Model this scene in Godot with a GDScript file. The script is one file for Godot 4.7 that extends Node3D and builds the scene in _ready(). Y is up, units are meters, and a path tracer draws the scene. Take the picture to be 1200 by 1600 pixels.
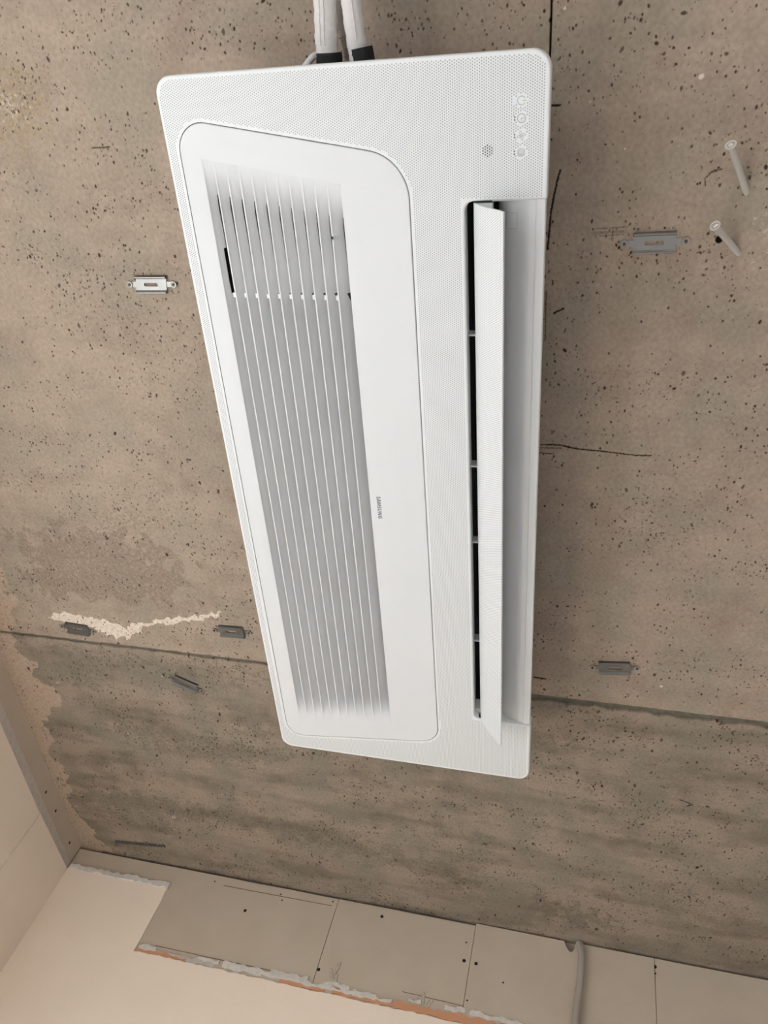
extends Node3D
# A white one-way ceiling cassette air conditioner under a raw concrete slab.
# World: y up, camera stands at x = 0, z = 0; -z runs towards the wall with the bare plasterboards.

const YC := 2.7368            # underside of the concrete slab
const YP := 2.5468            # visible face of the air conditioner panel
const W := 497.0              # panel width in mm
const L := 1205.0             # panel length in mm
const TX0 := -1.45            # the concrete texture covers this patch of the ceiling (it repeats outside)
const TZ0 := -2.06
const TXS := 2.0
const TZS := 2.16
const TN := 2048

var uvf: Callable
var uv_on := false
var used := {}
var rng := RandomNumberGenerator.new()

# ------------------------------------------------------------------ helpers
func begin() -> SurfaceTool:
	var st := SurfaceTool.new()
	st.begin(Mesh.PRIMITIVE_TRIANGLES)
	return st

func vtx(st: SurfaceTool, p: Vector3) -> void:
	if uv_on:
		st.set_uv(uvf.call(p))
	st.add_vertex(p)

func tri(st: SurfaceTool, a: Vector3, b: Vector3, c: Vector3, towards: Vector3) -> void:
	if (b - a).cross(c - a).dot(towards) < 0.0:
		var t := b
		b = c
		c = t
	vtx(st, a)
	vtx(st, c)
	vtx(st, b)

func quad(st: SurfaceTool, a: Vector3, b: Vector3, c: Vector3, d: Vector3, towards: Vector3) -> void:
	tri(st, a, b, c, towards)
	tri(st, a, c, d, towards)

func box(st: SurfaceTool, lo: Vector3, hi: Vector3) -> void:
	st.set_smooth_group(-1)
	var p := func(i: int) -> Vector3: return Vector3(hi.x if i & 1 else lo.x, hi.y if i & 2 else lo.y, hi.z if i & 4 else lo.z)
	quad(st, p.call(0), p.call(2), p.call(6), p.call(4), Vector3.LEFT)
	quad(st, p.call(1), p.call(3), p.call(7), p.call(5), Vector3.RIGHT)
	quad(st, p.call(0), p.call(1), p.call(5), p.call(4), Vector3.DOWN)
	quad(st, p.call(2), p.call(3), p.call(7), p.call(6), Vector3.UP)
	quad(st, p.call(0), p.call(1), p.call(3), p.call(2), Vector3.FORWARD)
	quad(st, p.call(4), p.call(5), p.call(7), p.call(6), Vector3.BACK)

func obj(called: String, st: SurfaceTool, m: Material, parent: Node = null, label := "") -> MeshInstance3D:
	st.generate_normals()
	var o := MeshInstance3D.new()
	o.mesh = st.commit()
	o.material_override = m
	o.name = called
	o.cast_shadow = GeometryInstance3D.SHADOW_CASTING_SETTING_ON
	if label:
		o.set_meta("label", label)
	(parent if parent else self).add_child(o, true)
	return o

func numbered(called: String) -> String:
	var k: int = used.get(called, 0)
	used[called] = k + 1
	return called if k == 0 else "%s_%03d" % [called, k]

func thing(called: String, label: String, category: String, at := Vector3.ZERO, group := "") -> Node3D:
	var o := Node3D.new()
	o.name = numbered(called)
	add_child(o)
	o.position = at
	o.set_meta("label", label)
	o.set_meta("category", category)
	if group:
		o.set_meta("group", group)
	return o

func setting(called: String, label: String) -> Node3D:
	var o := Node3D.new()
	o.name = called
	add_child(o)
	o.set_meta("kind", "structure")
	o.set_meta("label", label)
	o.set_meta("category", called.split("_")[0])
	return o

func mat(c: Color, rough := 0.6, metal := 0.0, spec := 0.5) -> StandardMaterial3D:
	var m := StandardMaterial3D.new()
	m.albedo_color = c
	m.roughness = rough
	m.metallic = metal
	m.metallic_specular = spec
	return m

func rgb(r: int, g: int, b: int) -> Color:
	return Color(r / 255.0, g / 255.0, b / 255.0)

func area2(poly: PackedVector2Array) -> float:
	var s := 0.0
	for i in poly.size():
		var a := poly[i]
		var b := poly[(i + 1) % poly.size()]
		s += a.x * b.y - b.x * a.y
	return s * 0.5

# corners [x, y, radius] -> contour with rounded corners
func rounded(corners: Array, n := 8) -> PackedVector2Array:
	var out := PackedVector2Array()
	for i in corners.size():
		var p := Vector2(corners[i][0], corners[i][1])
		var r: float = corners[i][2]
		if r <= 0.0:
			out.append(p)
			continue
		var q: Array = corners[(i + corners.size() - 1) % corners.size()]
		var s: Array = corners[(i + 1) % corners.size()]
		var d0 := (Vector2(q[0], q[1]) - p).normalized()
		var d1 := (Vector2(s[0], s[1]) - p).normalized()
		var half := acos(clampf(d0.dot(d1), -1.0, 1.0)) * 0.5
		var c := p + (d0 + d1).normalized() * (r / sin(half))
		var t0 := p + d0 * (r / tan(half)) - c
		var t1 := p + d1 * (r / tan(half)) - c
		var turn := t0.angle_to(t1)
		for k in n + 1:
			out.append(c + t0.rotated(turn * k / n))
	return out

# moves every vertex of a contour inwards by r
func inset(poly: PackedVector2Array, r: float) -> PackedVector2Array:
	var s := signf(area2(poly))
	var out := PackedVector2Array()
	var n := poly.size()
	for i in n:
		var e0 := (poly[i] - poly[(i + n - 1) % n]).normalized()
		var e1 := (poly[(i + 1) % n] - poly[i]).normalized()
		var n0 := Vector2(-e0.y, e0.x) * s
		var n1 := Vector2(-e1.y, e1.x) * s
		var m := (n0 + n1).normalized()
		out.append(poly[i] + m * (r / maxf(0.3, m.dot(n0))))
	return out

# mm on the panel -> metres in the unit's own axes: u across, v along, d up into the unit
func pan(u: float, v: float, d: float) -> Vector3:
	return Vector3((u - W * 0.5) * 0.001, d * 0.001, (L * 0.5 - v) * 0.001)

func face(st: SurfaceTool, poly: PackedVector2Array, h: float, map: Callable, towards: Vector3) -> void:
	st.set_smooth_group(-1)
	var ids := Geometry2D.triangulate_polygon(poly)
	for k in range(0, ids.size(), 3):
		var a := poly[ids[k]]
		var b := poly[ids[k + 1]]
		var c := poly[ids[k + 2]]
		tri(st, map.call(a.x, a.y, h), map.call(b.x, b.y, h), map.call(c.x, c.y, h), towards)

# a face with a hole, cut into two pieces along y = cut so that no piece has a hole
func face_hole(st: SurfaceTool, poly: PackedVector2Array, hole: PackedVector2Array, cut: float, h: float, map: Callable, towards: Vector3) -> void:
	var big := 5000.0
	for half in [[-big, cut], [cut, big]]:
		var frame := PackedVector2Array([Vector2(-big, half[0]), Vector2(big, half[0]), Vector2(big, half[1]), Vector2(-big, half[1])])
		for piece in Geometry2D.intersect_polygons(poly, frame):
			for rest in Geometry2D.clip_polygons(piece, hole):
				face(st, rest, h, map, towards)

# wall between two contours of equal length
func ring(st: SurfaceTool, pa: PackedVector2Array, ha: float, pb: PackedVector2Array, hb: float, map: Callable, outward := true, group := 1) -> void:
	st.set_smooth_group(group)
	var n := pa.size()
	var s := signf(area2(pa)) * (1.0 if outward else -1.0)
	for i in n:
		var j := (i + 1) % n
		var e := pa[j] - pa[i]
		if e.length() < 1e-7:
			continue
		var o2 := Vector2(e.y, -e.x).normalized() * s
		var base: Vector3 = map.call(pa[i].x, pa[i].y, ha)
		var out: Vector3 = map.call(pa[i].x + o2.x, pa[i].y + o2.y, ha) - base
		quad(st, base, map.call(pa[j].x, pa[j].y, ha), map.call(pb[j].x, pb[j].y, hb), map.call(pb[i].x, pb[i].y, hb), out)

# polygon extruded from h0 (front face, seen) back to h1
func extrude(st: SurfaceTool, poly: PackedVector2Array, h0: float, h1: float, map: Callable, bevel := 0.0, back := true) -> void:
	var dir: Vector3 = (map.call(0.0, 0.0, h0) - map.call(0.0, 0.0, h1)).normalized()
	var front := poly
	if bevel > 0.0:
		front = inset(poly, bevel)
		var hb := h0 + bevel * signf(h1 - h0)
		ring(st, front, h0, poly, hb, map, true, -1)
		ring(st, poly, hb, poly, h1, map, true, -1)
	else:
		ring(st, poly, h0, poly, h1, map, true, -1)
	face(st, front, h0, map, dir)
	if back:
		face(st, poly, h1, map, -dir)

func tube(st: SurfaceTool, pts: PackedVector3Array, radii: PackedFloat32Array, sides := 16, caps := true) -> void:
	var rings := []
	var up := Vector3(0.13, 1, 0.21).normalized()
	for i in pts.size():
		var t := (pts[mini(i + 1, pts.size() - 1)] - pts[maxi(i - 1, 0)]).normalized()
		if absf(t.dot(up)) > 0.95:
			up = Vector3(1, 0.1, 0.05).normalized()
		var x := t.cross(up).normalized()
		var y := x.cross(t)
		up = y
		var r := []
		for k in sides:
			var a := TAU * k / sides
			r.append(pts[i] + (x * cos(a) + y * sin(a)) * radii[i])
		rings.append(r)
	st.set_smooth_group(2)
	for i in pts.size() - 1:
		for k in sides:
			var k2 := (k + 1) % sides
			quad(st, rings[i][k], rings[i][k2], rings[i + 1][k2], rings[i + 1][k], rings[i][k] + rings[i][k2] - pts[i] * 2.0 + (rings[i + 1][k] - pts[i + 1]) * 0.01)
	if caps:
		st.set_smooth_group(-1)
		for e in [0, pts.size() - 1]:
			var out := pts[e] - pts[1 if e == 0 else e - 1]
			for k in sides:
				tri(st, pts[e], rings[e][k], rings[e][(k + 1) % sides], out)

# lathe about an axis: profile of (distance along, radius)
func lathe(st: SurfaceTool, from: Vector3, axis: Vector3, profile: Array, sides := 20, group := 3) -> void:
	var t := axis.normalized()
	var x := t.cross(Vector3(0.3, 0.9, 0.2).normalized()).normalized()
	var y := x.cross(t)
	st.set_smooth_group(group)
	for i in profile.size() - 1:
		for k in sides:
			var q := []
			for e in [[i, k], [i, k + 1], [i + 1, k + 1], [i + 1, k]]:
				var a: float = TAU * e[1] / sides
				q.append(from + t * profile[e[0]][0] + (x * cos(a) + y * sin(a)) * profile[e[0]][1])
			var dr: float = profile[i + 1][1] - profile[i][1]
			var dl: float = profile[i + 1][0] - profile[i][0]
			var am: float = TAU * (k + 0.5) / sides
			var out := (x * cos(am) + y * sin(am)) * dl - t * dr
			if profile[i][1] < 1e-7:
				tri(st, q[0], q[2], q[3], out)
			elif profile[i + 1][1] < 1e-7:
				tri(st, q[0], q[1], q[2], out)
			else:
				quad(st, q[0], q[1], q[2], q[3], out)

func noise(freq: float, sd: int, oct := 4) -> FastNoiseLite:
	var n := FastNoiseLite.new()
	n.noise_type = FastNoiseLite.TYPE_SIMPLEX_SMOOTH
	n.seed = sd
	n.frequency = freq
	n.fractal_octaves = oct
	return n

# noise as bytes on a w x h grid, cut from a smaller grid when stretched
func field(w: int, h: int, freq: float, sd: int, oct := 4, sx := 1, sy := 1) -> PackedByteArray:
	var im := noise(freq, sd, oct).get_image(w / sx, h / sy, false, false, true)
	if sx > 1 or sy > 1:
		im.resize(w, h, Image.INTERPOLATE_CUBIC)
	im.convert(Image.FORMAT_L8)
	return im.get_data()

# mottled paint, paper or plaster: two tones and a fine grain, tiled over the world
func mottled(ca: Color, cb: Color, sd: int, size_m: float, rough := 0.9, relief := 0.0) -> StandardMaterial3D:
	var n := 384
	var im := Image.create_empty(n, n, false, Image.FORMAT_RGB8)
	var big := noise(1.0, sd, 4).get_seamless_image(n, n, false, false, 0.3, true)
	var nb := noise(0.012, sd, 4).get_seamless_image(n, n, false, false, 0.2, true)
	var nf := noise(0.18, sd + 1, 3).get_seamless_image(n, n, false, false, 0.2, true)
	big.convert(Image.FORMAT_L8)
	nb.convert(Image.FORMAT_L8)
	nf.convert(Image.FORMAT_L8)
	var b0 := nb.get_data()
	var b1 := nf.get_data()
	var data := PackedByteArray()
	data.resize(n * n * 3)
	for k in n * n:
		var t := clampf(b0[k] / 255.0 * 0.7 + b1[k] / 255.0 * 0.3, 0.0, 1.0)
		var c := ca.lerp(cb, t)
		data[k * 3] = int(c.r * 255.0)
		data[k * 3 + 1] = int(c.g * 255.0)
		data[k * 3 + 2] = int(c.b * 255.0)
	im = Image.create_from_data(n, n, false, Image.FORMAT_RGB8, data)
	var m := mat(Color.WHITE, rough, 0.0, 0.3)
	m.albedo_texture = ImageTexture.create_from_image(im)
	m.uv1_triplanar = true
	m.uv1_world_triplanar = true
	m.uv1_scale = Vector3.ONE / size_m
	if relief > 0.0:
		m.heightmap_enabled = true
		m.heightmap_texture = ImageTexture.create_from_image(nf)
		m.heightmap_scale = relief
	return m

func spline(pts: Array, n: int) -> PackedVector3Array:
	var out := PackedVector3Array()
	for i in pts.size() - 1:
		var a: Vector3 = pts[maxi(i - 1, 0)]
		var b: Vector3 = pts[i]
		var c: Vector3 = pts[i + 1]
		var d: Vector3 = pts[mini(i + 2, pts.size() - 1)]
		for k in n:
			out.append(b.cubic_interpolate(c, a, d, float(k) / n))
	out.append(pts[pts.size() - 1])
	return out

# ------------------------------------------------------------------ concrete
var img: PackedByteArray
var hgt: PackedByteArray

func blot(cx: float, cy: float, a: float, b: float, ang: float, c: Color, k: float, deep: float) -> void:
	var r := maxf(a, b) + 1.0
	var ca := cos(ang)
	var sa := sin(ang)
	for j in range(maxi(0, int(cy - r)), mini(TN - 1, int(cy + r)) + 1):
		for i in range(maxi(0, int(cx - r)), mini(TN - 1, int(cx + r)) + 1):
			var dx := i + 0.5 - cx
			var dy := j + 0.5 - cy
			var p := (dx * ca + dy * sa) / a
			var q := (dy * ca - dx * sa) / b
			var s := clampf((1.25 - sqrt(p * p + q * q)) * minf(a, b) * 1.2, 0.0, 1.0) * k
			if s <= 0.0:
				continue
			var o := (j * TN + i) * 3
			img[o] = int(lerpf(img[o], c.r * 255.0, s))
			img[o + 1] = int(lerpf(img[o + 1], c.g * 255.0, s))
			img[o + 2] = int(lerpf(img[o + 2], c.b * 255.0, s))
			if deep != 0.0:
				hgt[j * TN + i] = clampi(int(hgt[j * TN + i] - deep * s * 255.0), 0, 255)

func tpx(x: float, z: float) -> Vector2:
	return Vector2((x - TX0) / TXS * TN, (z - TZ0) / TZS * TN)

func stroke(pts: Array, w: float, c: Color, k: float, deep := 0.25) -> void:
	for i in pts.size() - 1:
		var a := tpx(pts[i].x, pts[i].y)
		var b := tpx(pts[i + 1].x, pts[i + 1].y)
		var n := int(a.distance_to(b) / 1.2) + 1
		for t in n:
			var p := a.lerp(b, float(t) / n)
			blot(p.x + rng.randf_range(-0.5, 0.5), p.y + rng.randf_range(-0.5, 0.5), w * rng.randf_range(0.75, 1.2), w * rng.randf_range(0.75, 1.2), 0.0, c, k, deep)

# patch of matter with a ragged outline
func patch(poly: PackedVector2Array, c0: Color, c1: Color, rag: float, cover: float, deep: float, sd: int, full := 1.0, coarse := 0.05) -> void:
	var lo := Vector2(1e9, 1e9)
	var hi := -lo
	for p in poly:
		lo = lo.min(tpx(p.x, p.y))
		hi = hi.max(tpx(p.x, p.y))
	var na := noise(coarse, sd, 4)
	var nb := noise(0.09, sd + 1, 4)
	var nc := noise(0.22, sd + 2, 3)
	for j in range(maxi(0, int(lo.y - 25)), mini(TN - 1, int(hi.y + 25))):
		for i in range(maxi(0, int(lo.x - 25)), mini(TN - 1, int(hi.x + 25))):
			var x := TX0 + TXS * (i + 0.5) / TN + na.get_noise_2d(i, j) * rag
			var z := TZ0 + TZS * (j + 0.5) / TN + na.get_noise_2d(i + 900, j) * rag
			if not Geometry2D.is_point_in_polygon(Vector2(x, z), poly):
				continue
			var t := nc.get_noise_2d(i, j) * 0.6 + nb.get_noise_2d(i, j) * 0.6
			if t > cover:
				continue
			var s := clampf((cover - t) * 5.0, 0.0, 1.0) * full
			var c := c0.lerp(c1, clampf(0.5 + nb.get_noise_2d(j, i), 0.0, 1.0))
			var o := (j * TN + i) * 3
			img[o] = int(lerpf(img[o], c.r * 255.0, s))
			img[o + 1] = int(lerpf(img[o + 1], c.g * 255.0, s))
			img[o + 2] = int(lerpf(img[o + 2], c.b * 255.0, s))
			hgt[j * TN + i] = clampi(int(hgt[j * TN + i] - deep * s * 255.0), 0, 255)

func concrete() -> StandardMaterial3D:
	rng.seed = 7
	var n := 1024
	var big := field(n, n, 0.006, 11, 4)
	var mid := field(n, n, 0.028, 12, 4)
	var fine := field(n, n, 0.22, 13, 3)
	var band := field(n, n, 0.022, 14, 4, 5, 1)
	var band2 := field(n, n, 0.045, 15, 4, 8, 1)
	var hue := field(n, n, 0.011, 16, 3)
	var small := PackedByteArray()
	small.resize(n * n * 3)
	var hsmall := PackedByteArray()
	hsmall.resize(n * n)
	var tan_c := Vector3(165, 147, 130)
	var dark_c := Vector3(138, 121, 106)
	var green_c := Vector3(150, 139, 122)
	var far_c := Vector3(152, 136, 119)
	var far_d := Vector3(116, 105, 91)
	var far_g := Vector3(131, 123, 107)
	var seam_row := int((-1.198 - TZ0) / TZS * n)
	for j in n:
		var far := j < seam_row
		for i in n:
			var k := j * n + i
			var b := big[k] / 255.0
			var m := mid[k] / 255.0
			var f := fine[k] / 255.0
			var s := band[k] / 255.0
			var s2 := band2[k] / 255.0
			var h := hue[k] / 255.0
			var c: Vector3
			if far:
				var t := clampf((s * 0.95 + m * 0.45 + s2 * 0.3 - 0.72) * 1.7, 0.0, 1.0)
				c = far_c.lerp(far_d, t)
				c = c.lerp(far_g, clampf((h - 0.4) * 1.8, 0.0, 0.75))
			else:
				var t := clampf((b * 0.45 + m * 0.55 + s * 0.28 - 0.58) * 1.7, 0.0, 1.0)
				c = tan_c.lerp(dark_c, t * 0.75)
				c = c.lerp(green_c, clampf((h - 0.42) * 1.7, 0.0, 0.55))
			c *= 0.93 + 0.14 * f + 0.05 * (s2 - 0.5)
			small[k * 3] = clampi(int(c.x), 0, 255)
			small[k * 3 + 1] = clampi(int(c.y), 0, 255)
			small[k * 3 + 2] = clampi(int(c.z), 0, 255)
			hsmall[k] = clampi(int(170.0 + (f - 0.5) * 30.0 + (m - 0.5) * 50.0), 0, 255)
	var im := Image.create_from_data(n, n, false, Image.FORMAT_RGB8, small)
	im.resize(TN, TN, Image.INTERPOLATE_CUBIC)
	img = im.get_data()
	var hm := Image.create_from_data(n, n, false, Image.FORMAT_L8, hsmall)
	hm.resize(TN, TN, Image.INTERPOLATE_CUBIC)
	hgt = hm.get_data()

	# darker weathered patch by the left end, cement skim along the wall, white filler smear
	patch(PackedVector2Array([Vector2(-1.23, -0.92), Vector2(-1.055, -0.86), Vector2(-0.895, -0.89), Vector2(-0.80, -0.98), Vector2(-0.86, -1.03), Vector2(-0.98, -1.06), Vector2(-1.22, -1.07)]), rgb(116, 99, 85), rgb(140, 123, 107), 0.09, 0.3, 0.03, 31, 0.5, 0.015)
	patch(PackedVector2Array([Vector2(-1.02, -0.83), Vector2(-0.90, -0.80), Vector2(-0.84, -0.86), Vector2(-0.95, -0.90)]), rgb(124, 107, 92), rgb(146, 128, 110), 0.05, 0.0, 0.03, 32, 0.6)
	patch(PackedVector2Array([Vector2(-1.02, -0.02), Vector2(-0.88, 0.0), Vector2(-0.86, -0.08), Vector2(-0.93, -0.14), Vector2(-1.02, -0.12)]), rgb(150, 130, 100), rgb(176, 155, 132), 0.05, 0.05, 0.0, 33)
	patch(PackedVector2Array([Vector2(-0.955, -0.045), Vector2(-0.915, -0.045), Vector2(-0.90, -0.07), Vector2(-0.95, -0.085)]), rgb(206, 188, 170), rgb(180, 160, 142), 0.03, -0.02, -0.08, 34)
	patch(PackedVector2Array([Vector2(-1.47, -0.90), Vector2(-1.31, -0.93), Vector2(-1.30, -1.05), Vector2(-1.33, -1.19), Vector2(-1.338, -1.247), Vector2(-1.32, -1.304), Vector2(-1.308, -1.334), Vector2(-1.269, -1.345), Vector2(-1.28, -1.40), Vector2(-1.318, -1.45), Vector2(-1.345, -1.50), Vector2(-1.358, -1.586), Vector2(-1.366, -1.702), Vector2(-1.366, -1.808), Vector2(-1.345, -1.93), Vector2(-1.30, -2.05), Vector2(-1.47, -2.06)]), rgb(182, 161, 140), rgb(168, 146, 126), 0.05, 0.75, -0.06, 35, 0.95, 0.014)
	patch(PackedVector2Array([Vector2(-1.212, -1.133), Vector2(-1.186, -1.116), Vector2(-1.126, -1.116), Vector2(-1.084, -1.121), Vector2(-1.045, -1.129), Vector2(-1.014, -1.144), Vector2(-0.996, -1.132), Vector2(-0.924, -1.108), Vector2(-0.831, -1.084), Vector2(-0.747, -1.064), Vector2(-0.784, -1.086), Vector2(-0.850, -1.104), Vector2(-0.927, -1.123), Vector2(-0.968, -1.136), Vector2(-0.985, -1.150), Vector2(-1.003, -1.166), Vector2(-1.028, -1.175), Vector2(-1.052, -1.187), Vector2(-1.052, -1.170), Vector2(-1.071, -1.167), Vector2(-1.096, -1.162), Vector2(-1.097, -1.149), Vector2(-1.144, -1.151), Vector2(-1.182, -1.152)]), rgb(226, 211, 195), rgb(207, 190, 173), 0.014, 0.55, -0.2, 36, 1.0, 0.03)
	# pale patch at the right edge
	patch(PackedVector2Array([Vector2(0.205, -0.25), Vector2(0.30, -0.22), Vector2(0.33, -0.33), Vector2(0.21, -0.32)]), rgb(196, 180, 162), rgb(170, 152, 133), 0.04, -0.12, 0.0, 37)
	# grey damp streaks on the far slab: [x, z, half length, half width, strength]
	for e in [[-0.90, -1.50, 0.26, 0.035, 0.5], [-0.62, -1.43, 0.2, 0.03, 0.4], [-1.12, -1.78, 0.2, 0.05, 0.55], [-0.76, -1.77, 0.22, 0.035, 0.5], [-0.45, -1.82, 0.3, 0.035, 0.45], [-0.25, -1.87, 0.03, 0.015, 0.8], [0.05, -1.92, 0.12, 0.03, 0.7], [-0.12, -1.32, 0.14, 0.03, 0.5], [0.02, -1.49, 0.07, 0.012, 0.5], [-0.3, -1.68, 0.14, 0.03, 0.35], [0.3, -1.8, 0.16, 0.05, 0.3], [-0.95, -1.24, 0.32, 0.016, 0.45], [-1.16, -1.30, 0.07, 0.04, 0.4]]:
		var pl := PackedVector2Array()
		for q in 14:
			var a := TAU * q / 14.0
			pl.append(Vector2(e[0] + cos(a) * e[2], e[1] + sin(a) * e[3] - cos(a) * e[2] * 0.04))
		patch(pl, rgb(92, 85, 73), rgb(116, 107, 93), 0.07, (e[4] - 0.35) * 0.9, 0.0, 60 + int(e[4] * 100.0 + e[0] * 50.0), 0.42, 0.018)

	# air pores
	var dens := noise(0.006, 21, 3)
	var dens2 := noise(0.03, 22, 2)
	var pore := rgb(54, 42, 33)
	var made := 0
	while made < 28000:
		var px := rng.randf() * TN
		var py := rng.randf() * TN
		var d := dens.get_noise_2d(px * 0.5, py * 1.4) * 1.1 + dens2.get_noise_2d(px * 0.6, py) * 0.5
		if rng.randf() > clampf(0.42 + d * 1.1, 0.05, 1.0):
			continue
		made += 1
		var is_far := py < (-1.2 - TZ0) / TZS * TN
		var r := 0.66 + pow(rng.randf(), 3.0) * 1.0
		if rng.randf() < 0.022:
			r += rng.randf_range(0.5, 1.5)
		var k := rng.randf_range(0.55, 1.0)
		if is_far:
			k *= 0.95
		blot(px, py, r * rng.randf_range(1.0, 1.6) * (1.35 if is_far else 1.0), r * rng.randf_range(0.75, 1.0), rng.randf_range(0.9, 2.0) if rng.randf() < 0.65 else rng.randf() * PI, pore, k, 0.55 * k)
	for q in 26000:
		var px := rng.randf() * TN
		var py := rng.randf() * TN
		var d := dens.get_noise_2d(px * 0.5, py * 1.4) + dens2.get_noise_2d(px, py) * 0.6
		if rng.randf() > clampf(0.5 + d, 0.08, 1.0):
			continue
		blot(px, py, rng.randf_range(0.45, 1.1), rng.randf_range(0.4, 0.7), rng.randf() * PI, rgb(78, 64, 52), rng.randf_range(0.25, 0.7), 0.2)
	# pale grains
	for q in 420:
		blot(rng.randf() * TN, rng.randf() * TN, rng.randf_range(0.5, 1.4), rng.randf_range(0.5, 1.1), rng.randf() * PI, rgb(216, 204, 188), rng.randf_range(0.3, 0.9), 0.0)
	for e in [[-0.068, 0.005, 2.2], [0.108, -0.083, 3.4], [0.02, -0.165, 1.5], [-0.03, -0.105, 1.6], [0.166, -1.136, 3.0], [-1.10, -1.50, 2.2], [-0.95, -1.28, 1.8]]:
		var p := tpx(e[0], e[1])
		blot(p.x, p.y, e[2], e[2] * 0.8, 0.4, rgb(214, 200, 184), 0.9, -0.1)
	# cracks and pencil marks
	var ink := rgb(34, 27, 22)
	stroke([Vector2(-0.08, -0.622), Vector2(-0.05, -0.621), Vector2(-0.02, -0.627), Vector2(0.03, -0.630), Vector2(0.075, -0.634), Vector2(0.10, -0.633)], 1.1, ink, 0.95)
	stroke([Vector2(-0.085, -0.628), Vector2(-0.045, -0.627)], 0.8, ink, 0.8)
	stroke([Vector2(-0.085, -0.638), Vector2(-0.058, -0.638)], 0.9, ink, 0.9)
	stroke([Vector2(-0.083, -0.107), Vector2(-0.068, -0.107)], 1.3, ink, 0.95)
	stroke([Vector2(-0.066, -0.189), Vector2(-0.072, -0.215), Vector2(-0.077, -0.245), Vector2(-0.080, -0.30)], 1.3, ink, 0.95)
	stroke([Vector2(-0.080, -0.36), Vector2(-0.0795, -0.44)], 0.9, ink, 0.8)
	stroke([Vector2(-0.068, -0.395), Vector2(-0.052, -0.387)], 1.3, ink, 0.9)
	stroke([Vector2(-0.078, -1.15), Vector2(-0.055, -1.151)], 1.4, ink, 0.95)
	stroke([Vector2(-0.80, -0.13), Vector2(-0.768, -0.13)], 1.1, rgb(70, 62, 52), 0.9)
	for e in [[-0.270, -0.012, 0.034], [-0.2755, -0.018, 0.028], [-0.2775, -0.015, 0.03], [-0.2805, -0.006, 0.028]]:
		stroke([Vector2(e[1], e[0]), Vector2(e[2], e[0] + 0.002)], 0.7, rgb(60, 50, 41), 0.8, 0.0)
	stroke([Vector2(0.012, -0.268), Vector2(0.011, -0.288)], 0.8, rgb(60, 50, 41), 0.8, 0.0)
	stroke([Vector2(0.148, -0.195), Vector2(0.135, -0.199), Vector2(0.128, -0.207), Vector2(0.130, -0.217)], 0.9, ink, 0.8)
	# dark drill hole beside the slanting plug
	var hole := tpx(0.157, -0.288)
	blot(hole.x, hole.y, 4.2, 4.2, 0.0, rgb(18, 14, 11), 1.0, 0.7)
	# rough spot with a pebble mark on the far slab
	stroke([Vector2(0.235, -1.448), Vector2(0.25, -1.452), Vector2(0.262, -1.458), Vector2(0.25, -1.466)], 1.2, ink, 0.7)

	var m := mat(Color.WHITE, 0.93, 0.0, 0.25)
	m.albedo_texture = ImageTexture.create_from_image(Image.create_from_data(TN, TN, false, Image.FORMAT_RGB8, img))
	m.heightmap_enabled = true
	m.heightmap_texture = ImageTexture.create_from_image(Image.create_from_data(TN, TN, false, Image.FORMAT_L8, hgt))
	m.heightmap_scale = 0.22
	return m

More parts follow.
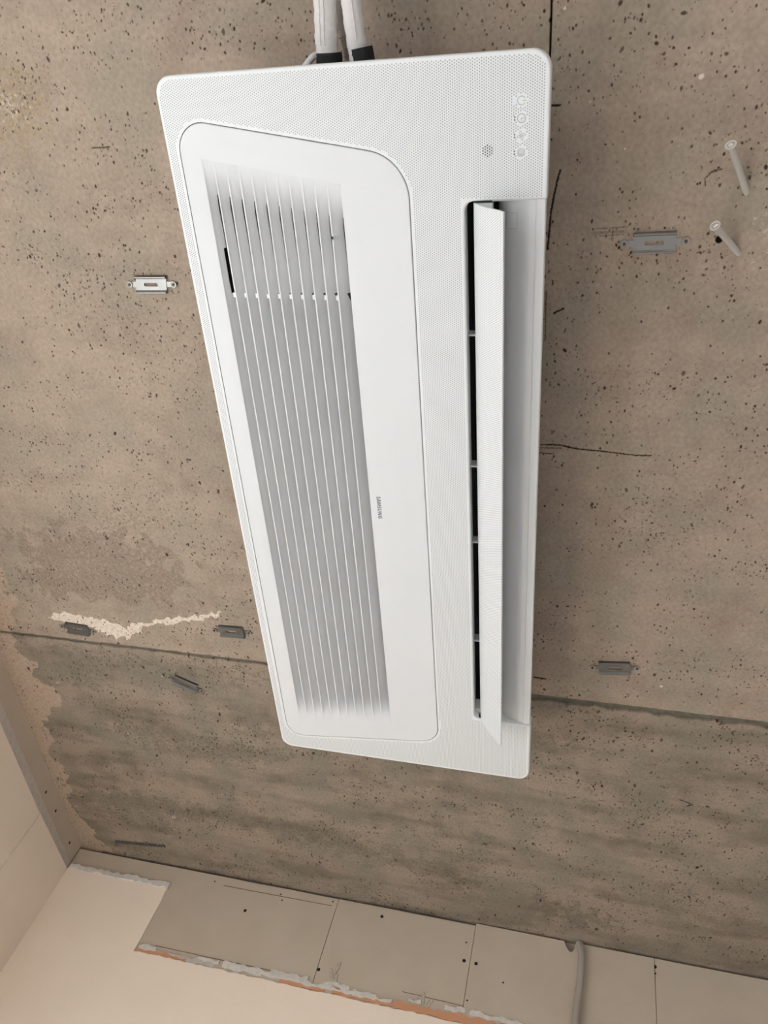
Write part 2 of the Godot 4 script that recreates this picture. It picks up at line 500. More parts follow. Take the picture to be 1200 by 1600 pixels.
# ------------------------------------------------------------------ perforated panel print
func panel_skin(grille: PackedVector2Array, base: Color, dot: Color) -> StandardMaterial3D:
	var w := 2048
	var h := 845
	var sx := w / L
	var sy := h / W
	var a := 3.06
	var data := PackedByteArray()
	data.resize(w * h * 3)
	var b0 := int(base.r * 255.0)
	var b1 := int(base.g * 255.0)
	var b2 := int(base.b * 255.0)
	for k in w * h:
		data[k * 3] = b0
		data[k * 3 + 1] = b1
		data[k * 3 + 2] = b2
	var keep_out: PackedVector2Array = Geometry2D.offset_polygon(grille, 4.2)[0]
	var put := func(u: float, v: float, r: float, c: Color, k: float) -> void:
		var cx := v * sx
		var cy := u * sy
		var rx := r * sx
		for j in range(maxi(0, int(cy - rx - 1.0)), mini(h - 1, int(cy + rx + 1.0)) + 1):
			for i in range(maxi(0, int(cx - rx - 1.0)), mini(w - 1, int(cx + rx + 1.0)) + 1):
				var d := Vector2(i + 0.5 - cx, (j + 0.5 - cy) * sx / sy).length()
				var s := clampf(rx + 0.5 - d, 0.0, 1.0) * k
				if s > 0.0:
					var o := (j * w + i) * 3
					data[o] = int(lerpf(data[o], c.r * 255.0, s))
					data[o + 1] = int(lerpf(data[o + 1], c.g * 255.0, s))
					data[o + 2] = int(lerpf(data[o + 2], c.b * 255.0, s))
	var icons := [Vector2(464.6, 51.6), Vector2(464.8, 70.2), Vector2(464.8, 88.8), Vector2(464.8, 107.2)]
	var cu := 0
	var u := 5.2
	while u < W - 4.5:
		var v := 5.4 + (a * 0.5 if cu % 2 else 0.0)
		while v < L - 5.0:
			var p := Vector2(u, v)
			var ok := true
			if u > 389.5 and v > 157.0 and v < 1064.0:
				ok = false
			elif (u < 30.0 or u > W - 30.0) and (v < 30.0 or v > L - 30.0):
				var c := Vector2(clampf(u, 24.0, W - 24.0), clampf(v, 24.0, L - 24.0))
				ok = p.distance_to(c) < 19.0
			if ok and u < 336.0 and v > 40.0 and v < 1182.0:
				ok = not Geometry2D.is_point_in_polygon(p, keep_out)
			if ok and u > 410.0 and v < 120.0:
				for q in [51.6, 70.2, 88.9, 107.2]:
					if absf(u - 456.9) < 2.0 and absf(v - q) < 3.4:
						ok = false
				if p.distance_to(Vector2(424.6, 103.6)) < 7.3:
					ok = false
				for q in icons:
					if p.distance_to(q) < 7.4:
						ok = false
			if ok:
				put.call(u, v, 0.72, dot, 0.9)
			v += a
		cu += 1
		u += a * 0.8660254
	# receiver holes and lamp holes
	var black := rgb(44, 44, 46)
	for q in [[0, -2], [0, -1], [0, 0], [0, 1], [0, 2], [1, -1.5], [1, -0.5], [1, 0.5], [1, 1.5], [-1, -1.5], [-1, -0.5], [-1, 0.5], [-1, 1.5], [2, -1], [2, 0], [2, 1], [-2, -1], [-2, 0], [-2, 1]]:
		put.call(424.6 + q[0] * a * 0.866, 103.6 + q[1] * a, 0.85, black, 1.0)
	for q in [70.2, 88.9, 107.2]:
		put.call(456.9, q - 1.5, 0.85, black, 1.0)
		put.call(456.9, q + 1.5, 0.85, black, 1.0)
	# printed symbols: power, timer, fan, filter
	var grey := rgb(150, 150, 150)
	var line := func(p: Vector2, q: Vector2, r: float) -> void:
		var n := int(p.distance_to(q) / 0.35) + 1
		for t in n + 1:
			var z := p.lerp(q, float(t) / n)
			put.call(z.x, z.y, r, grey, 0.5)
	var c0: Vector2 = icons[0]
	for t in 60:
		var ang := deg_to_rad(35.0 + 290.0 * t / 59.0)
		put.call(c0.x + cos(ang) * 4.6, c0.y + sin(ang) * 4.6, 0.42, grey, 0.6)
	line.call(c0 + Vector2(1.2, 0), c0 + Vector2(5.4, 0), 0.42)
	var c1: Vector2 = icons[1]
	for t in 70:
		var ang := TAU * t / 70.0
		put.call(c1.x + cos(ang) * 4.7, c1.y + sin(ang) * 4.7, 0.5, grey, 0.6)
	line.call(c1, c1 + Vector2(3.2, 0), 0.42)
	line.call(c1, c1 + Vector2(0, 2.4), 0.42)
	var c2: Vector2 = icons[2]
	for blade in 4:
		var dir := Vector2.RIGHT.rotated(blade * PI * 0.5)
		for t in 28:
			var ang := TAU * t / 28.0
			var p := dir * (2.8 + cos(ang) * 2.2) + dir.orthogonal() * (1.0 + sin(ang) * 1.15)
			put.call(c2.x + p.x, c2.y + p.y, 0.36, grey, 0.5)
	var c3: Vector2 = icons[3]
	for j in 11:
		for i in 11:
			var p := Vector2(i - 5, j - 5)
			if absf(p.x) + absf(p.y) < 9.0:
				put.call(c3.x + p.x * 0.84, c3.y + p.y * 0.84, 0.5, grey, 0.5)
	for j in [-3.0, -1.3, 0.4]:
		for t in 14:
			put.call(c3.x - 2.6 + t * 0.42, c3.y + j, 0.45, rgb(214, 214, 211), 0.9)
	var m := mat(Color.WHITE, 0.42, 0.0, 0.5)
	m.albedo_texture = ImageTexture.create_from_image(Image.create_from_data(w, h, false, Image.FORMAT_RGB8, data))
	return m

func perforated(base: Color, dot: Color) -> StandardMaterial3D:
	var w := 48
	var h := 83
	var im := Image.create_empty(w, h, false, Image.FORMAT_RGB8)
	for j in h:
		for i in w:
			var d := 1e9
			for c in [[0, 0], [w, 0], [0, h], [w, h], [w * 0.5, h * 0.5]]:
				d = minf(d, Vector2(i + 0.5 - c[0], j + 0.5 - c[1]).length())
			im.set_pixel(i, j, base.lerp(dot, clampf(11.5 - d, 0.0, 1.0) * 0.9))
	var m := mat(Color.WHITE, 0.42, 0.0, 0.5)
	m.albedo_texture = ImageTexture.create_from_image(im)
	return m

# ------------------------------------------------------------------ air conditioner
func slot_top(u: float) -> float:
	return 98.0 + 0.2 * (u - 48.0)

func slot_end(u: float) -> float:
	return 1120.0 - 0.13 * (u - 48.0)

func air_conditioner() -> void:
	var root := thing("air_conditioner", "white one-way cassette air conditioner with perforated panel and open air vane under concrete slab", "air conditioner", Vector3(-0.5674 + W * 0.0005, YP, -0.0316 - L * 0.0005))
	var white := Color(0.875, 0.875, 0.868)
	var plain := mat(Color(0.84, 0.84, 0.833), 0.42)
	var slat_white := mat(Color(0.83, 0.83, 0.824), 0.5)
	var soft := mat(Color(0.87, 0.87, 0.863), 0.5)
	var black := mat(Color(0.15, 0.15, 0.155), 0.75)
	var grille := rounded([[18.0, 47.0, 36.0], [326.0, 106.4, 62.0], [327.0, 1134.0, 40.0], [17.0, 1172.5, 32.0]], 12)

	# perforated front panel: outer rounded rectangle with the air outlet cut out of its right side
	var outer := rounded([[0, 0, 22.0], [W, 0, 22.0], [W, 161.0, 0.0], [395.0, 161.0, 13.0], [395.0, 1060.0, 13.0], [W, 1060.0, 0.0], [W, L, 22.0], [0, L, 22.0]], 10)
	var hole := grille
	var st := begin()
	uv_on = true
	uvf = func(p: Vector3) -> Vector2: return Vector2((L * 0.5 - p.z * 1000.0) / L, (p.x * 1000.0 + W * 0.5) / W)
	var prev := inset(outer, 2.6)
	face_hole(st, prev, hole, 600.0, 0.0, pan, Vector3.DOWN)
	var hp := 0.0
	for k in 5:
		var ang := PI * 0.5 * (k + 1) / 5.0
		var cur := inset(outer, 2.6 * (1.0 - sin(ang)))
		var hc := 2.6 * (1.0 - cos(ang))
		ring(st, prev, hp, cur, hc, pan, true, 1)
		prev = cur
		hp = hc
	ring(st, prev, hp, prev, 24.0, pan, true, 2)
	ring(st, hole, 0.0, hole, 9.0, pan, false, 3)
	var skin := panel_skin(grille, white, Color(0.50, 0.50, 0.49))
	obj("front_panel", st, skin, root)
	uv_on = false

	# smooth intake grille set into the panel
	var g := thing_part("intake_grille", root)
	var go := inset(grille, 1.1)
	var gf := inset(grille, 2.3)
	var u0 := 48.0
	var u1 := 235.6
	var slots := PackedVector2Array([Vector2(u0, slot_top(u0)), Vector2(u1, slot_top(u1)), Vector2(u1, slot_end(u1)), Vector2(u0, slot_end(u0))])
	st = begin()
	face_hole(st, gf, slots, 600.0, -0.4, pan, Vector3.DOWN)
	ring(st, gf, -0.4, inset(grille, 1.45), -0.05, pan, true, 1)
	ring(st, inset(grille, 1.45), -0.05, go, 0.8, pan, true, 1)
	ring(st, go, 0.8, go, 9.0, pan, true, 2)
	ring(st, slots, -0.4, slots, 1.2, pan, false, 4)
	obj("grille_plate", st, plain, g)
	# eleven long slats: a narrow edge in the plane of the grille and a blade that leans up into the slot
	var pitch := (u1 - u0) / 11.0
	for i in 11:
		var ua := u0 + pitch * i
		var edge := 1.9 if i > 0 else 0.2
		var um := ua + pitch * 0.5
		var v0 := slot_top(um)
		var v1 := slot_end(um)
		var rows := []
		var stops := []
		for k in 15:
			stops.append(v0 + 70.0 * k / 14.0)
		stops.append_array([200.0, 214.0, 215.0, 245.0, 262.0, 270.0, 278.0, 279.0, 284.0, 290.0, 302.0, 320.0, 380.0, 470.0, 560.0, 650.0, 740.0, 830.0, 920.0, 980.0])
		for k in 15:
			stops.append(v1 - 75.0 + 75.0 * k / 14.0)
		for v in stops:
			var ta := clampf((v - v0) / 60.0, 0.0, 1.0)
			var tb := clampf((v1 - v) / 58.0, 0.0, 1.0)
			var s := lerpf(smoothstep(0.0, 1.0, ta), ta, 0.55) * lerpf(smoothstep(0.0, 1.0, tb), tb, 0.55)
			var deep := lerpf(12.0, 15.5, clampf((v - 262.0) / 28.0, 0.0, 1.0))
			var short_by := 0.6
			var hidden := 12.0 * (567.4 - ua - pitch) / 1047.0
			if v > v0 + 44.0 and v < 262.0:
				short_by = hidden + lerpf(0.45, -1.2, clampf((v - v0 - 60.0) / 90.0, 0.0, 1.0))
			if i == 0 and v > 214.5 and v < 279.0:
				short_by = 8.5
			elif v > 278.5 and v < 303.0 and i > 2:
				short_by = lerpf(7.4, 0.6, (v - 279.0) / 24.0) * (0.75 + 0.03 * i)
			short_by *= s
			var d := deep * s
			var uf := ua + pitch - (1.9 if i < 10 else 0.35)
			var cut := 1.0 - short_by / (uf - ua)
			var sec := [Vector2(ua - edge, -0.4), Vector2(ua, -0.4)]
			for t in [0.12, 0.3, 0.5, 0.75, 1.0]:
				sec.append(Vector2(lerpf(ua, uf, t * cut), -0.4 + d * pow(t * cut, 0.8)))
			sec.append(Vector2(lerpf(ua, uf, cut), -0.4 + d * pow(cut, 0.8) + 1.4))
			sec.append(Vector2(ua - edge, 1.2 + s * 1.2))
			var r := []
			var wa := 1.0 - clampf((v - v0) / 70.0, 0.0, 1.0)
			var wb := 1.0 - clampf((v1 - v) / 75.0, 0.0, 1.0)
			for q in sec:
				r.append(pan(q.x, v + (0.2 * wa - 0.13 * wb) * (q.x - um), q.y))
			rows.append(r)
		st = begin()
		var n: int = rows[0].size()
		for k in rows.size() - 1:
			var mid := Vector3.ZERO
			for q in rows[k]:
				mid += q / n
			for e in n:
				st.set_smooth_group(5 if e >= 1 and e <= 5 else 10 + e)
				var e2 := (e + 1) % n
				var out: Vector3
				if e <= 5:
					out = Vector3(0.15 if e > 0 else 0.0, -1, 0)
				elif e == 6:
					out = Vector3.RIGHT
				elif e == 7:
					out = Vector3.UP
				else:
					out = Vector3.LEFT
				quad(st, rows[k][e], rows[k][e2], rows[k + 1][e2], rows[k + 1][e], out)
		obj("slat", st, slat_white, g)
	# small spacers between neighbouring slats
	for i in range(1, 11):
		st = begin()
		var us := u0 + pitch * i - 1.7
		box(st, pan(us - 3.4, 281.5 + i * 0.5, 1.0), pan(us, 275.0 + i * 0.5, 6.5))
		obj("spacer", st, soft, g)
	# cross bars behind the slats
	for v in [415.0, 560.0, 700.0, 850.0, 985.0]:
		st = begin()
		box(st, pan(46.0, v + 3.0, 17.5), pan(237.0, v - 3.0, 23.0))
		obj("cross_bar", st, soft, g)
	# lettering on the grille, read along the unit
	var tm := TextMesh.new()
	var fnt := SystemFont.new()
	fnt.font_names = PackedStringArray(["Droid Sans"])
	fnt.font_weight = 700
	tm.font = fnt
	tm.text = "SAMSUNG"
	tm.font_size = 64
	tm.pixel_size = 0.001
	tm.depth = 0.02
	var box_t := tm.get_aabb()
	var let := MeshInstance3D.new()
	let.name = "lettering"
	let.mesh = tm
	let.material_override = mat(Color(0.33, 0.34, 0.36), 0.5)
	let.set_meta("label", "grey printed maker's lettering")
	g.add_child(let)
	var sxy := 0.0405 / maxf(box_t.size.x, 0.001)
	var sh := 0.0066 / maxf(box_t.size.y, 0.001)
	let.transform = Transform3D(Basis(Vector3(0, 0, -sxy), Vector3(sh, 0, 0), Vector3(0, -0.01, 0)), pan(250.0, 619.0, -0.45))
	let.translate_object_local(-box_t.get_center())
	# faint two-part print near the corner
	st = begin()
	box(st, pan(32.6, 92.0, -0.45), pan(34.6, 87.0, -0.3))
	box(st, pan(33.4, 98.5, -0.45), pan(36.4, 93.5, -0.3))
	obj("corner_print", st, mat(Color(0.84, 0.84, 0.83), 0.5), g)

	# air vane, hanging open from the outlet
	var sec := [Vector2(405.2, 17), Vector2(405.2, 11), Vector2(407.2, 3.5), Vector2(411.2, -5.0), Vector2(418, -15.8), Vector2(427, -28), Vector2(439, -41.5), Vector2(450.4, -55.2), Vector2(451.6, -54.6), Vector2(452.0, -53.6), Vector2(442, -40), Vector2(430.5, -26.5), Vector2(420.9, -14.4), Vector2(414.1, -3.6), Vector2(410.2, 4.6), Vector2(408.4, 11.4), Vector2(408.4, 17)]
	var va := 163.8
	var vb := 1061.5
	var vane := thing_part("air_vane", root)
	st = begin()
	var run := [0.0]
	for k in range(1, sec.size()):
		run.append(run[k - 1] + sec[k].distance_to(sec[k - 1]))
	for k in sec.size() - 1:
		st.set_smooth_group(1 if k < 7 else (2 if k > 8 else 3))
		var e: Vector2 = sec[k + 1] - sec[k]
		var o2 := Vector2(e.y, -e.x)
		var a := pan(sec[k].x, va, sec[k].y)
		var b := pan(sec[k + 1].x, va, sec[k + 1].y)
		var c := pan(sec[k + 1].x, vb, sec[k + 1].y)
		var d := pan(sec[k].x, vb, sec[k].y)
		var out := Vector3(-o2.x, -o2.y, 0)
		if k < 7:
			out = Vector3(-1, -0.7, 0)
		elif k > 8:
			out = Vector3(1, 0.7, 0)
		else:
			out = Vector3(0.6, -1, 0)
		var quads := [[a, Vector2(va / 3.06, run[k] / 5.3)], [b, Vector2(va / 3.06, run[k + 1] / 5.3)], [c, Vector2(vb / 3.06, run[k + 1] / 5.3)], [d, Vector2(vb / 3.06, run[k] / 5.3)]]
		var order := [0, 2, 1, 0, 3, 2]
		if (b - a).cross(c - a).dot(out) < 0.0:
			order = [0, 1, 2, 0, 2, 3]
		for q in order:
			st.set_uv(quads[q][1])
			st.add_vertex(quads[q][0])
	var vane_poly := PackedVector2Array(sec)
	for end in [[va, Vector3.BACK], [vb, Vector3.FORWARD]]:
		st.set_smooth_group(-1)
		var ids := Geometry2D.triangulate_polygon(vane_poly)
		for k in range(0, ids.size(), 3):
			var t := []
			for q in 3:
				t.append(pan(vane_poly[ids[k + q]].x, end[0], vane_poly[ids[k + q]].y))
			st.set_uv(Vector2(0.25, 0.1))
			tri(st, t[0], t[1], t[2], end[1])
	obj("blade", st, perforated(white, Color(0.50, 0.50, 0.49)), vane)
	for v in [164.0, 1045.0]:
		st = begin()
		box(st, pan(408.0, v + 9.0, 2.0), pan(430.0, v, 14.0))
		obj("hinge_arm", st, soft, vane)

	# air outlet behind the vane
	var duct := thing_part("air_outlet", root)
	st = begin()
	var prof := [Vector2(495.6, 22), Vector2(495.6, 4), Vector2(494.8, 3), Vector2(484.5, 3.0), Vector2(483.2, 3.8), Vector2(476, 5.4), Vector2(466, 8.5), Vector2(455, 13), Vector2(444, 20), Vector2(436, 33), Vector2(431, 62)]
	for k in prof.size() - 1:
		st.set_smooth_group(1 if k > 4 else 2 + k)
		var a: Vector2 = prof[k]
		var b: Vector2 = prof[k + 1]
		var rt := 1.0 if k == 0 else -0.4
		quad(st, pan(a.x, 161.0, a.y), pan(b.x, 161.0, b.y), pan(b.x, 1060.0, b.y), pan(a.x, 1060.0, a.y), Vector3(rt, -1.0 if k > 0 else 0.0, 0))
	obj("deflector", st, soft, duct)
	for v in [162.4, 1058.6]:
		var wallpoly := PackedVector2Array([Vector2(430, 4), Vector2(495, 4), Vector2(495, 23), Vector2(450, 62), Vector2(430, 62)])
		st = begin()
		st.set_smooth_group(-1)
		var thick := -3.0 if v < 500.0 else 3.0
		extrude(st, wallpoly, v, v + thick, func(x, y, h): return pan(x, h, y))
		obj("end_wall", st, soft, duct)
	# small square cover and its rim on the deflector
	st = begin()
	var c_a := Vector2(446.0, 18.5)
	var c_b := Vector2(461.0, 10.4)
	var off := Vector2(-0.4, -0.5)
	var q0 := c_a + off
	var q1 := c_b + off
	st.set_smooth_group(-1)
	for e in [[q0, q1, 178.0, 178.7], [q0, q1, 197.3, 198.0], [q1 + (q0 - q1) * 0.04, q1, 178.0, 198.0], [q0, q0 + (q1 - q0) * 0.04, 178.0, 198.0]]:
		quad(st, pan(e[0].x, e[2], e[0].y), pan(e[1].x, e[2], e[1].y), pan(e[1].x, e[3], e[1].y), pan(e[0].x, e[3], e[0].y), Vector3(-0.6, -0.8, 0))
	obj("cover_joint", st, mat(Color(0.74, 0.74, 0.72), 0.6), duct)
	# guide ribs across the dark throat
	for v in [337.0, 541.0, 678.0, 882.0]:
		st = begin()
		box(st, pan(393.0, v + 1.3, 9.0), pan(407.0, v - 1.3, 26.0))
		obj("guide_rib", st, mat(Color(0.62, 0.63, 0.63), 0.5), duct)
		st = begin()
		box(st, pan(431.0, v + 4.0, 30.0), pan(452.0, v + 3.0, 56.0))
		obj("guide_rib", st, soft, duct)
	# pale end cap at the far end of the slot
	st = begin()
	box(st, pan(391.6, 1059.4, 16.0), pan(404.5, 1049.0, 40.0))
	obj("end_cap", st, soft, duct)
	# black foam lining of the outlet
	st = begin()
	box(st, pan(388.0, 1062.0, 3.0), pan(391.5, 159.0, 128.0))
	box(st, pan(388.0, 1062.0, 128.0), pan(436.0, 159.0, 132.0))
	box(st, pan(432.0, 1062.0, 62.0), pan(436.0, 159.0, 128.0))
	box(st, pan(391.5, 162.0, 4.5), pan(432.5, 159.5, 128.0))
	box(st, pan(391.5, 1061.5, 4.5), pan(432.5, 1059.0, 128.0))
	obj("foam_lining", st, black, duct, "black foam lining")

	# casing above the panel, filter and foam in the intake, hanger rods up to the slab
	st = begin()
	box(st, pan(14.0, 1160.0, 36.0), pan(388.0, 60.0, 150.0))
	box(st, pan(388.0, 1160.0, 133.0), pan(486.0, 60.0, 150.0))
	box(st, pan(437.0, 1160.0, 64.0), pan(486.0, 60.0, 133.0))
	obj("casing", st, mat(Color(0.62, 0.63, 0.64), 0.45, 0.6), root)
	st = begin()
	box(st, pan(20.0, 1150.0, 24.5), pan(384.0, 70.0, 36.0))
	obj("filter_frame", st, black, root)
	st = begin()
	for b in [[9.0, 30.0, 12.0, 1180.0], [9.0, 1172.0, 340.0, 1180.0], [9.0, 24.0, 380.0, 30.0], [340.0, 30.0, 346.0, 1180.0]]:
		box(st, pan(b[0], b[3], 9.2), pan(b[2], b[1], 26.0))
	obj("panel_frame", st, soft, root)
	for q in [[40.0, 90.0], [460.0, 90.0], [40.0, 1120.0], [460.0, 1120.0]]:
		st = begin()
		tube(st, PackedVector3Array([pan(q[0], q[1], 140.0), pan(q[0], q[1], 190.0)]), PackedFloat32Array([0.004, 0.004]), 8)
		obj("hanger_rod", st, mat(Color(0.6, 0.6, 0.6), 0.4, 0.8), root)
	# running lamp, a small bluish light behind two of the holes
	var glow := mat(Color(0.72, 0.80, 0.95), 0.4)
	glow.emission_enabled = true
	glow.emission = Color(0.55, 0.72, 1.0)
	glow.emission_energy_multiplier = 0.15
	for dv in [-1.5, 1.5]:
		st = begin()
		lathe(st, pan(456.6, 51.5 + dv, 0.2), Vector3.DOWN, [[0.0, 0.0009], [0.00035, 0.0008], [0.0004, 0.0]], 10)
		obj("indicator_lamp", st, glow, root, "small blue running lamp")

func thing_part(called: String, parent: Node3D) -> Node3D:
	var o := Node3D.new()
	o.name = called
	parent.add_child(o, true)
	return o

# ------------------------------------------------------------------ pipes
func pipes() -> void:
	var wrap := mottled(rgb(226, 220, 215), rgb(206, 199, 194), 71, 0.05, 0.85, 0.05)
	var foam := mat(rgb(24, 24, 26), 0.85)
	var hose := mottled(rgb(205, 196, 184), rgb(190, 180, 168), 72, 0.06, 0.6)
	var y := YP + 0.068
	var data := [
		[[Vector3(-0.354, y, -0.0915), Vector3(-0.3545, y, -0.05), Vector3(-0.354, y, -0.01), Vector3(-0.3515, y + 0.001, 0.03), Vector3(-0.3505, y + 0.002, 0.08), Vector3(-0.3505, y + 0.002, 0.25), Vector3(-0.3505, y + 0.002, 0.7), Vector3(-0.3505, y + 0.002, 3.58)], 0.0145, "white wrapped refrigerant pipe with straight black sleeve entering the air conditioner"],
		[[Vector3(-0.309, y, -0.0915), Vector3(-0.311, y, -0.05), Vector3(-0.3145, y, -0.015), Vector3(-0.3178, y + 0.001, 0.03), Vector3(-0.3185, y + 0.002, 0.08), Vector3(-0.3185, y + 0.002, 0.25), Vector3(-0.3185, y + 0.002, 0.7), Vector3(-0.3185, y + 0.002, 3.58)], 0.0125, "thinner white wrapped refrigerant pipe leaning out of slanted black sleeve"]]
	for k in 2:
		var e: Array = data[k]
		var t := thing("insulated_pipe", e[2], "pipe", Vector3.ZERO, "pipes of the air conditioner")
		var pts := spline(e[0], 14)
		var rad := PackedFloat32Array()
		for i in pts.size():
			rad.append(e[1] * (1.0 + 0.03 * sin(i * 0.9 + k) + 0.02 * sin(i * 2.3)))
		var st := begin()
		tube(st, pts, rad, 20)
		obj("wrapping", st, wrap, t)
		# lengthwise seam of the wrapping
		for s in ([-0.25, 0.12] if k == 0 else [0.3]):
			var line := PackedVector3Array()
			var lr := PackedFloat32Array()
			for i in pts.size():
				if pts[i].z < -0.014:
					continue
				line.append(pts[i] + Vector3(sin(s), -cos(s), 0) * rad[i] * 1.0)
				lr.append(0.0011)
			st = begin()
			tube(st, line, lr, 6)
			obj("seam", st, wrap, t)
		st = begin()
		if k == 0:
			lathe(st, Vector3(-0.3545, y, -0.10), Vector3(0.003, 0, 0.1), [[0.0, 0.014], [0.0, 0.0165], [0.076, 0.0168], [0.0785, 0.0162], [0.0785, 0.0135]], 24, -1)
		else:
			lathe(st, Vector3(-0.300, y, -0.10), Vector3(-0.012, 0, 0.1), [[0.0, 0.012], [0.0, 0.0150], [0.062, 0.0152], [0.0815, 0.0148], [0.0815, 0.0110]], 24, -1)
		obj("foam_sleeve", st, foam, t, "black foam sleeve at the unit")
	# ribbed condensate hose between and above the pipes
	var h := thing("drain_hose", "pale ribbed condensate hose between the two wrapped pipes", "hose", Vector3.ZERO)
	var hp := spline([Vector3(-0.331, y + 0.03, -0.0915), Vector3(-0.332, y + 0.03, -0.03), Vector3(-0.3375, y + 0.033, 0.0), Vector3(-0.343, y + 0.04, 0.03), Vector3(-0.345, y + 0.05, 0.08), Vector3(-0.32, y + 0.06, 0.7), Vector3(-0.32, y + 0.06, 3.58)], 60)
	var hr := PackedFloat32Array()
	for i in hp.size():
		hr.append(0.0085 + (0.0009 if i % 4 < 2 else -0.0006))
	var st := begin()
	tube(st, hp, hr, 14)
	obj("ribbed_tube", st, hose, h)
	st = begin()
	lathe(st, Vector3(-0.336, y + 0.032, -0.006), Vector3(-0.004, 0.002, 0.02), [[0.0, 0.008], [0.0, 0.0108], [0.006, 0.0108], [0.006, 0.0095], [0.009, 0.0095], [0.009, 0.0108], [0.014, 0.0108], [0.014, 0.008]], 16, -1)
	obj("hose_clip", st, hose, h)
	# white cable at the foot of the first sleeve
	var c := thing("power_cable", "thin white cable slipping behind the panel beside black pipe sleeve", "cable", Vector3.ZERO)
	var cp := spline([Vector3(-0.42, y - 0.006, -0.08), Vector3(-0.398, y - 0.002, -0.048), Vector3(-0.379, y + 0.006, -0.027), Vector3(-0.368, y + 0.024, -0.015), Vector3(-0.364, y + 0.026, 0.03), Vector3(-0.364, y + 0.026, 0.3), Vector3(-0.364, y + 0.026, 3.58)], 12)
	var cr := PackedFloat32Array()
	for i in cp.size():
		cr.append(0.0042)
	st = begin()
	tube(st, cp, cr, 12)
	obj("sheath", st, mat(rgb(224, 222, 218), 0.5), c)

# ------------------------------------------------------------------ fixings
func bracket(at: Vector3, turn: float, label: String, tilt: float, bright: bool) -> void:
	var t := thing("mounting_bracket", label, "bracket", at, "metal mounting brackets screwed to the slab")
	t.rotation = Vector3(0, turn, 0)
	var zinc := mat(Color(0.60, 0.59, 0.575) if bright else Color(0.47, 0.465, 0.45), 0.34 if bright else 0.46, 0.9)  # one zinc in two tones: how brightly each bracket is lit sits in its colour
	var mp := func(x: float, z: float, h: float) -> Vector3: return Vector3(x, -h, z) * 0.001
	# plate: folded profile, flanges along both long sides
	var st := begin()
	var prof := [[-15.0, 0.6], [-15.0, 5.0], [-13.8, 7.6], [-12.2, 7.6], [-9.5, 3.0], [9.5, 3.0], [12.2, 7.6], [13.8, 7.6], [15.0, 5.0], [15.0, 0.6]]
	st.set_smooth_group(-1)
	for k in prof.size() - 1:
		if k == 4:
			continue
		var a: Array = prof[k]
		var b: Array = prof[k + 1]
		for side in [0.0, -0.9]:
			quad(st, mp.call(-29.0 + tilt * a[0], a[0], a[1] + side), mp.call(29.0 + tilt * a[0], a[0], a[1] + side), mp.call(29.0 + tilt * b[0], b[0], b[1] + side), mp.call(-29.0 + tilt * b[0], b[0], b[1] + side), Vector3(0, -1 if side == 0.0 else 1, (a[0] + b[0]) * 0.02))
	var web := PackedVector2Array([Vector2(-29.0 - tilt * 9.5, -9.5), Vector2(29.0 - tilt * 9.5, -9.5), Vector2(29.0 + tilt * 9.5, 9.5), Vector2(-29.0 + tilt * 9.5, 9.5)])
	var slot := rounded([[-14.0, -3.0, 2.9], [13.0, -3.0, 2.9], [13.0, 3.0, 2.9], [-14.0, 3.0, 2.9]], 5)
	face_hole(st, web, slot, 0.0, 3.0, mp, Vector3.DOWN)
	face_hole(st, web, slot, 0.0, 2.1, mp, Vector3.UP)
	ring(st, slot, 3.0, slot, 2.1, mp, false, -1)
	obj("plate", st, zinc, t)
	for s in [-1.0, 1.0]:
		st = begin()
		var ear := PackedVector2Array([Vector2(s * 27.0, -5.0), Vector2(s * 36.0, -4.5), Vector2(s * 44.0, -4.5), Vector2(s * 44.0, 4.5), Vector2(s * 36.0, 4.5), Vector2(s * 27.0, 5.0)])
		extrude(st, ear, 1.9, 0.4, mp)
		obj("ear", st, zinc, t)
		var screw := thing_part("screw", t)
		st = begin()
		lathe(st, mp.call(s * 42.0, 0.0, 1.9), Vector3.DOWN, [[0.0, 0.0062], [0.0016, 0.0058], [0.0016, 0.0032], [0.0004, 0.0030], [0.0004, 0.0]], 18, -1)
		obj("washer", st, mat(Color(0.60, 0.57, 0.53), 0.4, 0.5), screw)
		st = begin()
		lathe(st, mp.call(s * 42.0, 0.0, 2.2), Vector3.DOWN, [[0.0, 0.0022], [0.0014, 0.0018], [0.0018, 0.0]], 12, -1)
		obj("screw_head", st, mat(Color(0.30, 0.28, 0.26), 0.45, 0.6), screw)

func wall_plug(from: Vector3, to: Vector3, label: String) -> void:
	var t := thing("wall_plug", label, "wall plug", from, "grey plastic plugs poking out of the slab")
	var axis := to - from
	var ln := axis.length()
	var grey := mat(rgb(184, 177, 168), 0.5)
	var st := begin()
	lathe(st, Vector3.ZERO, axis, [[-0.012, 0.0], [-0.012, 0.0036], [-0.006, 0.0046], [0.0, 0.0048], [ln * 0.5, 0.0047], [ln - 0.004, 0.0048], [ln - 0.002, 0.0056]], 20, 3)
	obj("sleeve", st, grey, t)
	st = begin()
	lathe(st, axis * (1.0 - 0.0026 / ln), axis, [[-0.0006, 0.0045], [0.0, 0.0072], [0.0008, 0.0076], [0.0020, 0.0074], [0.0020, 0.0048], [0.0004, 0.0046], [0.0004, 0.0]], 24, -1)
	obj("collar", st, mat(rgb(198, 191, 182), 0.5), t)
	st = begin()
	lathe(st, axis, axis, [[-0.0022, 0.0036], [-0.0003, 0.0034], [0.0004, 0.0022], [0.0005, 0.0]], 16, -1)
	obj("nail_head", st, mat(Color(0.86, 0.85, 0.82), 0.3, 0.5), t, "bright nail head")

